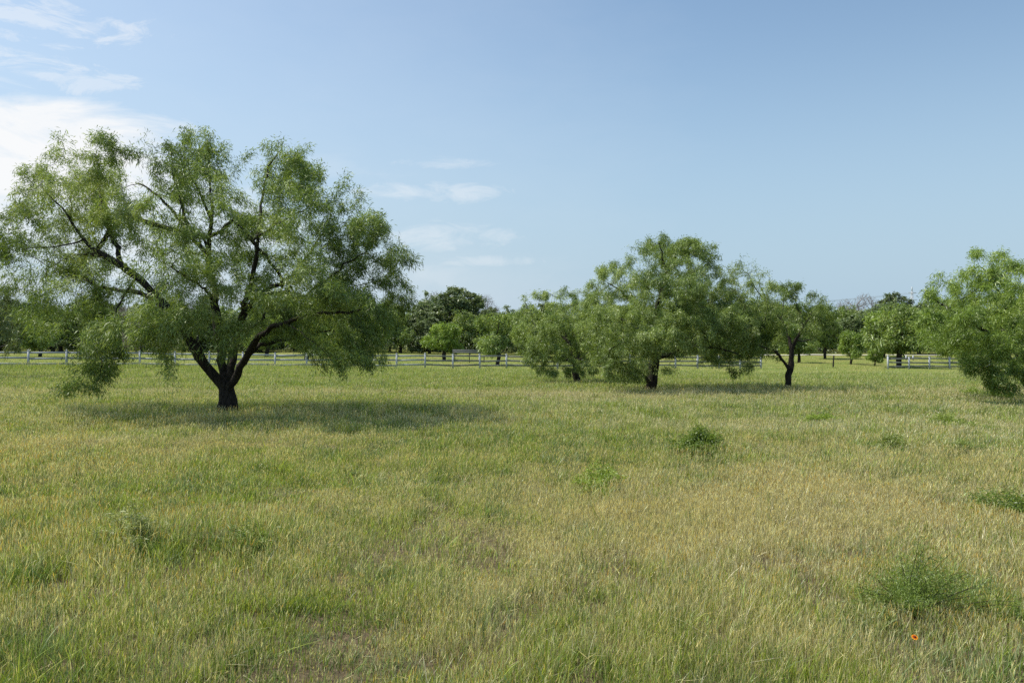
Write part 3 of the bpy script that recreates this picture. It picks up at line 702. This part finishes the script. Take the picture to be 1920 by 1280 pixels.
for row, (Yr, gap) in enumerate(((128, 4.8), (142, 4.6), (160, 5.0))):
    x = -.80 * Yr
    while x < .84 * Yr:
        Y = Yr + rng.uniform(-5, 5); px = CX + F * x / Y
        H = rng.uniform(5.4, 7.4) if row == 0 else (rng.uniform(7.4, 9.2) if row == 1 else rng.uniform(8.2, 10.0))
        if 905 < px < 1130: H *= .9
        if 1480 < px < 1760: H *= .92
        q = rng.uniform()
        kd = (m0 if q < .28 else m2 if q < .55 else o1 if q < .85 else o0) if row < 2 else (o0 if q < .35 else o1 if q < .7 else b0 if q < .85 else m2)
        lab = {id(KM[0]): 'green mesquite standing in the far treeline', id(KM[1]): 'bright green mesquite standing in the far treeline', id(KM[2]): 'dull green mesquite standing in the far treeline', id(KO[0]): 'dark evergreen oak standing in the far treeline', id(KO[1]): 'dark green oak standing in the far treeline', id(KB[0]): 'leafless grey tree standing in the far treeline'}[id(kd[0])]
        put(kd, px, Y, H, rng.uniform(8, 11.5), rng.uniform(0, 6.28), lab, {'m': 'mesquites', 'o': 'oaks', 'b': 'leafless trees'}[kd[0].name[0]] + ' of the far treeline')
        x += gap * rng.uniform(.75, 1.3); k += 1
print('treeline', k, time.time() - T0)

# undergrowth below the treeline: one mass nobody could count
def undergrowth():
    rng = np.random.default_rng(5)
    n = 130000
    Y = rng.uniform(124, 166, n) ; x = rng.uniform(-.86, .9, n) * Y
    top = 2.1 + 1.2 * noise2(x, Y, 5, 31) + .6 * noise2(x, Y, 1.8, 32)
    z = tz(x, Y) + np.abs(top) * rng.uniform(0, 1, n) ** .7
    p = np.stack([x, Y, z], 1)
    d = rng.normal(0, 1, (n, 3)); d /= np.linalg.norm(d, axis=1)[:, None]
    s = np.cross(d, rng.normal(0, 1, (n, 3))); s /= np.linalg.norm(s, axis=1)[:, None]
    L = rng.uniform(.2, .5, n)[:, None]; w = L * .4
    V = np.stack([p - d * L * .5, p - s * w * .5, p + d * L * .5, p + s * w * .5], 1).reshape(-1, 3)
    Fc = np.arange(n * 4).reshape(-1, 4)
    pal = np.array([(.065, .095, .032), (.11, .145, .05), (.15, .20, .07), (.14, .14, .085)])
    c = pal[rng.integers(0, 4, n)] * rng.uniform(.7, 1.3, n)[:, None]
    o = mesh_obj('undergrowth', V, Fc, M_OAK, colors=np.repeat(c, 4, axis=0))
    o['kind'] = 'stuff'; o['label'] = 'dark tangled undergrowth along the foot of the far treeline'; o['category'] = 'undergrowth'
undergrowth()

# ------------------------------------------------------------------ white fence
def fence(name, label, pts, heights, rail_mats, tall_first=False):
    """pts: post feet; rails run between neighbouring posts"""
    root = thing(name, label, 'fence', pts[0])
    b = np.asarray(pts[0]); proto = {}
    for i, p in enumerate(pts):
        H = heights[i]; q = np.asarray(p) - b
        key = round(H, 3)
        j = min(i, len(pts) - 2); dirv = np.asarray(pts[j + 1]) - np.asarray(pts[j]); rz = math.atan2(dirv[1], dirv[0])
        if key not in proto:
            g = Geo(); g.box((0, 0, -.2), (0, 0, H), .135, .135)
            po = g.obj('post', M_VINYL, root)
            g = Geo(); e = .085
            for zz0, zz1, e0, e1 in ((H + .002, H + .03, e, e), (H + .03, H + .085, e, .012)):
                V = [(sx * ee, sy * ee, zz) for ee, zz in ((e0, zz0), (e1, zz1)) for sx, sy in ((-1, -1), (1, -1), (1, 1), (-1, 1))]
                g.add(V, [[3, 2, 1, 0], [4, 5, 6, 7], [0, 1, 5, 4], [1, 2, 6, 5], [2, 3, 7, 6], [3, 0, 4, 7]])
            cp = g.obj('post_cap', M_VINYL, po)
            proto[key] = (po, cp)
        else:
            po = proto[key][0].copy(); COL.objects.link(po); po.parent = root
            cp = proto[key][1].copy(); COL.objects.link(cp); cp.parent = po
        po.location = q; po.rotation_euler = (rng.normal(0, .015), rng.normal(0, .015), rz)
        if i < len(pts) - 1:
            q2 = np.asarray(pts[i + 1]) - b
            d = (q2 - q) / np.linalg.norm(q2 - q)
            for hz in (1.06, .66, .27):
                sag = rng.normal(0, .022, 2)
                g = Geo(); g.box(q + d * .07 + [0, 0, hz + sag[0]], q2 - d * .07 + [0, 0, hz + sag[1]], .045, .135)
                g.obj('rail', rail_mats[i], root)
    return root
th = R(20)
def fline(s, x0=-9.4, y0=66.7, t=th):
    x, y = x0 + s * math.cos(t), y0 + s * math.sin(t); return (x, y, float(tz(x, y)))
ss = np.arange(-32.0, 37.0, 2.44)
fence('white_fence', 'long white post and rail fence running behind the largest mesquite and the middle mesquites', [fline(s) for s in ss], [1.2] * len(ss), [M_RAIL if s < 1.5 else M_DARKRAIL for s in ss])
x0, y0 = (1665 - CX) / F * 79.0, 79.0
ss = np.arange(0, 24, 2.36)
fence('white_fence', 'short white post and rail fence at the right, starting with a taller gate post', [fline(s, x0, y0, R(12)) for s in ss], [1.32] + [1.2] * (len(ss) - 1), [M_DARKRAIL] * len(ss))

# ------------------------------------------------------------------ odds and ends behind the fence
def box_thing(name, label, cat, px, Y, ln, h, w, rz, mat, tilt=0, z0=0.0):
    g = ground(px, Y); o = Geo()
    o.box((-ln / 2, 0, h / 2 + z0), (ln / 2, 0, h / 2 + z0), w, h)
    return o, g
g = ground(880, 92); t = thing('board_barrier', 'low dark grey board barrier lying in the grass behind the white fence', 'barrier', g, rz=R(-4))
zb = CAM_Z - (658.3 - CY) / F * 92 - g[2]
for dz in (-.11, .10):
    q = Geo(); q.box((-1.95, 0, zb + dz), (1.95, 0, zb + dz - .05), .06, .195); q.obj('board', M_GREYWOOD, t)
for sx in (-1.7, 0, 1.7):
    q = Geo(); q.box((sx, .08, -.2), (sx, .08, zb + .12), .09, .09); q.obj('stake', M_DARKWOOD, t)
g = ground(1562, 86); t = thing('wooden_post', 'dark leaning wooden post standing alone in the grass left of the smallest bright mesquite', 'post', g)
q = Geo(); q.tube([(0, 0, -.2), (.03, 0, .5), (.08, 0, 1.25)], [.085, .08, .07], 7); q.obj('shaft', M_DARKWOOD, t)
q = Geo(); q.tube([(.08, 0, 1.25), (.082, 0, 1.30)], [.07, .03], 7); q.obj('top', M_GREYWOOD, t)
for px, lab in ((1699, 'white marker peg in the grass, left one of two behind the right fence'), (1712, 'white marker peg in the grass, right one of two behind the right fence')):
    g = ground(px, 104); q = Geo(); q.box((0, 0, -.1), (0, 0, .55), .14, .14)
    q.add([(-.07, -.07, .552), (.07, -.07, .552), (.07, .07, .552), (-.07, .07, .552), (0, 0, .66)], [[0, 1, 4, 4], [1, 2, 4, 4], [2, 3, 4, 4], [3, 0, 4, 4]])
    o = q.obj('marker_peg', M_VINYL); o.location = g; o['label'] = lab; o['category'] = 'marker'; o['group'] = 'white marker pegs'
# pale gravel track
xs = np.linspace(36, 64, 40); V = []
for x in xs:
    for dy in (-1.0, 1.0):
        y = 119 + dy + .5 * math.sin(x * .3); V.append((x, y, float(tz(x, y)) + .10))
Fc = [[2 * i, 2 * i + 2, 2 * i + 3, 2 * i + 1] for i in range(len(xs) - 1)]
o = mesh_obj('track', V, Fc, M_ROAD); o['kind'] = 'structure'

# ------------------------------------------------------------------ pylons and power line
def pylon(px, Y, H, label):
    g = ground(px, Y); t = thing('pylon', label, 'pylon', g, group=None, rz=.35)
    q = Geo(); b = 1.35
    for sx in (-1, 1):
        for sy in (-1, 1):
            q.box((sx * b, sy * b, -.5), (sx * .38, sy * .38, H), .26, .26)
    q.box((0, 0, H), (0, 0, H + 3), .5, .5); q.obj('mast', M_STEEL, t)
    q = Geo(); n = 12
    for i in range(n):
        z0, z1 = H * i / n, H * (i + 1) / n; a0 = b + (.38 - b) * i / n; a1 = b + (.38 - b) * (i + 1) / n
        for s in (-1, 1):
            q.box((-a0, s * a0, z0), (a1, s * a1, z1), .12, .12); q.box((s * a0, a0, z0), (s * a1, -a1, z1), .12, .12)
    q.obj('bracing', M_STEEL, t)
    for hz, ln in ((H - 1, 3.6), (H - 6, 4.6), (H - 11, 3.9)):
        q = Geo(); q.box((-ln, 0, hz), (ln, 0, hz), .3, .35); q.obj('crossarm', M_STEEL, t)
    return t
TY = 560.0
zt = CAM_Z - (538 - CY) / F * TY
pg = ground(1710, TY); pylon(1710, TY, zt - pg[2] - 3, 'slender grey steel pylon rising above the far treeline')
HT = zt - 3
end = np.array([-330.0, 330.0, 44.0])
for i, (dz, ox) in enumerate(((-1.3, -3.4), (-1.3, 3.4), (-6.3, -4.4), (-11.3, -3.7))):
    a = np.array([pg[0] + ox, pg[1], HT + dz]); c = end + [0, ox, dz * 1.0]
    s = np.linspace(0, 1, 48)[:, None]
    pts = a * (1 - s) + c * s; pts[:, 2] -= (4 * s[:, 0] * (1 - s[:, 0])) * 19
    q = Geo(); q.tube(pts, .07, 4); o = q.obj('power_line', M_WIRE)
    o['label'] = 'thin power line strung from the pylon across the sky above the treeline'; o['category'] = 'power line'; o['group'] = 'power lines from the pylon'

# ------------------------------------------------------------------ weeds in the foreground
def weed(label, px, py, rad, h, pal, seed, n_stem=26, n_leaf=70, L=.05, wd=.009, name='weed', curl=0.0):
    rng = np.random.default_rng(seed)
    x, Y = gz(px, py); base = np.array([x, Y, float(tz(x, Y))])
    t = thing(name, label, 'plant', base)
    q = Geo(); LV = []; LC = []; pal = np.asarray(pal)
    for k in range(n_stem):
        a = rng.uniform(0, 2 * math.pi); lob = .75 + .6 * abs(math.sin(a * 1.5 + seed)) * rng.uniform(.5, 1); rr = rad * rng.uniform(.1, 1) * lob; hh = h * rng.uniform(.35, 1.3) * (.85 + .3 * math.sin(a + seed)) * (1 - .45 * (rr / rad) ** 2)
        b0 = np.array([math.cos(a), math.sin(a), 0]) * rr * .25
        s = np.linspace(0, 1, 6)[:, None]
        pts = b0 + np.array([math.cos(a) * rr, math.sin(a) * rr, 0]) * s ** 1.4 + np.array([0, 0, hh]) * (s - .18 * s ** 3 - curl * s ** 4)
        pts += rng.normal(0, .006, pts.shape)
        q.tube(pts, np.linspace(.004, .0015, 6), 3)
        m = int(n_leaf * 1.9)
        tt = rng.uniform(.15, 1.02, m) ** .8
        P = np.stack([np.interp(tt, s[:, 0], pts[:, j]) for j in range(3)], 1)
        P = P + rng.normal(0, 1, (m, 3)) * [rad * .09, rad * .09, rad * .05]
        d = rng.normal(0, 1, (m, 3)) * [1, 1, .8]; d[:, 2] += .35; d /= np.linalg.norm(d, axis=1)[:, None]
        sd = np.cross(d, rng.normal(0, 1, (m, 3))); sd /= np.linalg.norm(sd, axis=1)[:, None]
        ln = (L * .72 * rng.uniform(.5, 1.3, m))[:, None]; w = (wd * .5 * rng.uniform(.7, 1.3, m))[:, None]
        LV.append(np.stack([P, P + d * ln * .45 - sd * w, P + d * ln - [0, 0, .012], P + d * ln * .45 + sd * w], 1).reshape(-1, 3))
        LC.append(np.repeat(pal[rng.integers(0, len(pal), m)] * rng.uniform(.75, 1.25, m)[:, None], 4, axis=0))
    q.obj('stems', M_TWIG, t)
    V = np.concatenate(LV); mesh_obj('leaves', V, np.arange(len(V)).reshape(-1, 4), M_WEED, t, colors=np.concatenate(LC))
    return t
P_DARK = [(.10, .17, .045), (.15, .235, .06), (.20, .29, .075)]
P_LITE = [(.22, .33, .07), (.27, .39, .085), (.31, .41, .11)]
P_GREY = [(.34, .40, .23), (.42, .47, .31), (.28, .34, .16), (.23, .31, .10)]
weed('dense dark green bush sprouting from the grass below the domed mesquite', 1312, 862, .46, .46, P_DARK + P_LITE[:1], 201, 90, 120, .07, .014)
weed('small light green bush left of and nearer than the dense dark bush', 1122, 918, .36, .40, P_LITE, 202, 40, 80, .06, .011)
weed('feathery green bush in the right foreground beside the orange flower', 1700, 1150, .46, .46, P_DARK + P_LITE[:1], 203, 54, 120, .04, .005)
weed('bluish green weed lying at the left foot of the feathery bush', 1640, 1165, .24, .20, P_GREY[2:] + P_DARK[2:], 204, 26, 60, .05, .006)
weed('pale curly leaved weed in the left foreground', 262, 1040, .36, .46, P_GREY, 205, 60, 80, .075, .007, curl=.12)
weed('dark green grassy weed right of the bare patch in the left foreground', 478, 1045, .30, .30, P_DARK + P_LITE[:1], 206, 40, 60, .11, .006)
weed('green bush cut off by the right edge of the picture', 1915, 985, .5, .32, P_DARK + P_LITE[:1], 207, 44, 80, .06, .010)
weed('light green sprout in the middle distance below the slim leaning mesquite', 1535, 797, .45, .32, P_LITE, 208, 36, 70, .09, .018)
weed('larger pale green sprout in the middle distance below the right fence', 1762, 802, .6, .3, P_LITE + P_GREY[2:], 209, 40, 70, .09, .018)
weed('grey green low weed between the dense dark bush and the right edge', 1665, 845, .5, .24, P_GREY[2:] + P_DARK[2:], 210, 36, 70, .08, .014)
weed('grey green low weed near the right edge, right of the other low weed', 1805, 852, .4, .24, P_GREY[2:] + P_DARK[2:], 211, 36, 70, .08, .014)
weed('bright sprout in the grass under the drooping tip of the right edge mesquite', 1868, 745, .5, .55, P_LITE, 212, 30, 70, .10, .02)
weed('small bright sprout left of the right edge mesquite tip', 1828, 735, .5, .35, P_LITE, 213, 30, 60, .10, .02)
# dead brush on the bare patch
x, Y = gz(400, 1015); t = thing('dead_brush', 'grey dead brush lying on the bare patch in the left foreground', 'dead brush', (x, Y, float(tz(x, Y))))
q = Geo(); r2 = np.random.default_rng(9)
for k in range(90):
    a = r2.uniform(0, 6.28); p = np.array([r2.normal(0, .28), r2.normal(0, .10), r2.uniform(.005, .03)])
    d = np.array([math.cos(a), math.sin(a), r2.uniform(-.02, .35)]) * r2.uniform(.06, .28)
    q.tube([p, p + d * .5 + r2.normal(0, .012, 3), p + d], [.0035, .003, .0015], 3)
q.obj('twigs', M_DEADTWIG, t)
# the one flower
def petal_mat():
    m, nt, out = mat_new('petal'); N = nt.nodes; L = nt.links
    tc = N.new('ShaderNodeTexCoord'); ln = N.new('ShaderNodeVectorMath'); ln.operation = 'LENGTH'; L.new(tc.outputs['Object'], ln.inputs[0])
    cr = N.new('ShaderNodeValToRGB'); e = cr.color_ramp.elements
    e[0].position = .008; e[0].color = (.35, .03, .01, 1); e[1].position = .0155; e[1].color = (.75, .30, .02, 1)
    L.new(ln.outputs['Value'], cr.inputs[0])
    d = N.new('ShaderNodeBsdfDiffuse'); L.new(cr.outputs[0], d.inputs[0]); L.new(d.outputs[0], out.inputs[0])
    return m
fy = 4.35; fx = (1715 - CX) / F * fy; fz = CAM_Z - (1193 - CY) / F * fy; gzv = float(tz(fx, fy))
t = thing('wildflower', 'single orange and red daisy-like flower in the right foreground', 'flower', (fx, fy, gzv))
q = Geo(); q.tube([(.03, .02, 0), (.015, .01, (fz - gzv) * .5), (0, .004, fz - gzv - .004)], [.002, .0018, .0015], 5); q.obj('stem', noisy_mat('flower_stem', (.08, .15, .03), (.12, .2, .05), 30), t)
q = Geo()
for k in range(9):
    a = 2 * math.pi * k / 9; c, s_ = math.cos(a), math.sin(a)
    e1 = np.array([c, s_ * .8, -.1 + s_ * .55]); e2 = np.array([-s_, c * .8, c * .55])
    q.add([e1 * .004 - e2 * .0025, e1 * .004 + e2 * .0025, e1 * .015 + e2 * .0055, e1 * .0185 + e2 * .001 + [0, 0, -.001], e1 * .015 - e2 * .0055][:4] , [[0, 1, 2, 3]])
    q.add([e1 * .004 - e2 * .0025, e1 * .0185 + e2 * .001 + [0, 0, -.001], e1 * .015 - e2 * .0055, e1 * .010 - e2 * .005], [[0, 1, 2, 3]])
pe = q.obj('petals', petal_mat(), t); pe.location = (0, 0, fz - gzv)
q = Geo(); u = np.linspace(0, np.pi / 2, 4)
q.tube(np.stack([0 * u, -.004 * np.sin(u) , .0045 * np.sin(u)], 1), .0062 * np.cos(u) + .0004, 10)
dk = q.obj('disc', noisy_mat('flower_disc', (.10, .02, .012), (.22, .05, .02), 300), t); dk.location = (0, 0, fz - gzv)

# ------------------------------------------------------------------ camera, sun, sky
cam = bpy.data.cameras.new('camera'); co = bpy.data.objects.new('camera', cam); COL.objects.link(co)
cam.sensor_width = 36; cam.lens = F / 1920 * 36; cam.clip_end = 9000; cam.clip_start = .05
co.location = (0, 0, CAM_Z); co.rotation_euler = (R(90), 0, 0)
scene.camera = co

SUN_EL, SUN_AZ = 58.0, -78.0          # azimuth measured from straight ahead (+Y) to the right
d = np.array([math.sin(R(SUN_AZ)) * math.cos(R(SUN_EL)), math.cos(R(SUN_AZ)) * math.cos(R(SUN_EL)), math.sin(R(SUN_EL))])
sl = bpy.data.lights.new('sun', 'SUN'); sl.energy = 5.0; sl.angle = R(.5); sl.color = (1, .95, .86)
so = bpy.data.objects.new('sun', sl); COL.objects.link(so)
import mathutils
so.rotation_euler = mathutils.Vector(d).to_track_quat('Z', 'Y').to_euler(); so.location = (-20, 10, 30)

wd = bpy.data.worlds.new('World'); scene.world = wd; wd.use_nodes = True
nt = wd.node_tree; N = nt.nodes; L = nt.links; N.clear()
out = N.new('ShaderNodeOutputWorld'); bg = N.new('ShaderNodeBackground'); L.new(bg.outputs[0], out.inputs[0])
sky = N.new('ShaderNodeTexSky'); sky.sky_type = 'NISHITA'; sky.sun_disc = False
sky.sun_elevation = R(SUN_EL); sky.sun_rotation = R(SUN_AZ); sky.air_density = 1.0; sky.dust_density = .9; sky.ozone_density = 1.2
bg.inputs[1].default_value = .15
def math_node(op, a, b=None, clamp=False):
    n = N.new('ShaderNodeMath'); n.operation = op; n.use_clamp = clamp
    for i, v in enumerate((a, b)):
        if v is None: continue
        if isinstance(v, (int, float)): n.inputs[i].default_value = v
        else: L.new(v, n.inputs[i])
    return n.outputs[0]
tc = N.new('ShaderNodeTexCoord'); sp = N.new('ShaderNodeSeparateXYZ'); L.new(tc.outputs['Generated'], sp.inputs[0])
az = math_node('ARCTAN2', sp.outputs[0], sp.outputs[1]); el = math_node('ARCSINE', sp.outputs[2])
cb = N.new('ShaderNodeCombineXYZ'); L.new(az, cb.inputs[0]); L.new(el, cb.inputs[1])
def cnoise(sx, sy, rot, scale, detail, rough=.6, dist=.0):
    mp = N.new('ShaderNodeMapping'); mp.inputs['Scale'].default_value = (sx, sy, 1); mp.inputs['Rotation'].default_value = (0, 0, rot)
    L.new(cb.outputs[0], mp.inputs[0])
    n = N.new('ShaderNodeTexNoise'); n.inputs['Scale'].default_value = scale; n.inputs['Detail'].default_value = detail
    n.inputs['Roughness'].default_value = rough; n.inputs['Distortion'].default_value = dist
    L.new(mp.outputs[0], n.inputs[0]); return n.outputs[0]
n1 = cnoise(5, 14, R(-12), 1.6, 8, .62, .4); n2 = cnoise(7, 20, R(-8), 2.2, 9, .68, .8)
def aim(px, py):
    v = np.array([(px - CX) / F, 1, -(py - CY) / F]); v /= np.linalg.norm(v)
    return math.atan2(v[0], v[1]), math.asin(v[2])
def cloud(px, py, wx, wy, noise, amp, gain, soft=1.0):
    """a bank of cloud in one direction of the sky"""
    a, e = aim(px, py)
    u = math_node('DIVIDE', math_node('SUBTRACT', az, a), wx / F); v = math_node('DIVIDE', math_node('SUBTRACT', el, e), wy / F)
    r2 = math_node('ADD', math_node('MULTIPLY', u, u), math_node('MULTIPLY', v, v))
    m = math_node('SUBTRACT', 1.0, r2)
    m = math_node('ADD', m, math_node('MULTIPLY', math_node('SUBTRACT', noise, .5), amp))
    return math_node('MULTIPLY', math_node('MULTIPLY', m, gain, True), soft)
cl = None
for c in [(-60, 300, 420, 125, n1, 2.2, 1.3, 1.0), (180, 420, 420, 150, n1, 3.0, .8, .75), (70, 30, 190, 40, n2, 5.5, .9, .5), (60, 130, 190, 30, n2, 5.5, .9, .45),
          (800, 360, 170, 24, n2, 4.0, .8, .42), (840, 305, 120, 14, n2, 4.5, .7, .32), (830, 445, 160, 32, n2, 3.6, .8, .38), (900, 490, 140, 14, n2, 3.6, .8, .34), (560, 320, 260, 60, n1, 3.0, .7, .25), (600, 520, 420, 60, n1, 2.0, .8, .4), (-300, 150, 1400, 900, n1, .5, .7, .24), (350, 560, 900, 170, n1, .8, .7, .38), (10, 270, 350, 95, n1, 2.6, 1.2, .95)]:
    k = cloud(*c); cl = k if cl is None else math_node('MAXIMUM', cl, k)
skg = N.new('ShaderNodeMixRGB'); skg.blend_type = 'MULTIPLY'; skg.inputs[0].default_value = 1; skg.inputs[2].default_value = (1.08, 1.12, 1.05, 1)
L.new(sky.outputs[0], skg.inputs[1])
hz = N.new('ShaderNodeMapRange'); hz.interpolation_type = 'SMOOTHSTEP'; L.new(el, hz.inputs[0])      # low haze
hz.inputs[1].default_value = R(-2); hz.inputs[2].default_value = R(24); hz.inputs[3].default_value = 1.0; hz.inputs[4].default_value = .0
hzm = N.new('ShaderNodeMixRGB'); L.new(hz.outputs[0], hzm.inputs[0]); L.new(skg.outputs[0], hzm.inputs[1]); hzm.inputs[2].default_value = (2.85, 3.85, 4.8, 1)
mix = N.new('ShaderNodeMixRGB'); L.new(cl, mix.inputs[0]); L.new(hzm.outputs[0], mix.inputs[1]); mix.inputs[2].default_value = (6.3, 6.4, 6.5, 1)
L.new(mix.outputs[0], bg.inputs[0])

scene.view_settings.view_transform = 'Standard'; scene.view_settings.look = 'None'; scene.view_settings.exposure = 0
scene.render.engine = 'CYCLES'
cy = scene.cycles
cy.max_bounces = 5; cy.diffuse_bounces = 3; cy.glossy_bounces = 2; cy.transmission_bounces = 4; cy.transparent_max_bounces = 4
cy.use_denoising = False
print('done', time.time() - T0)
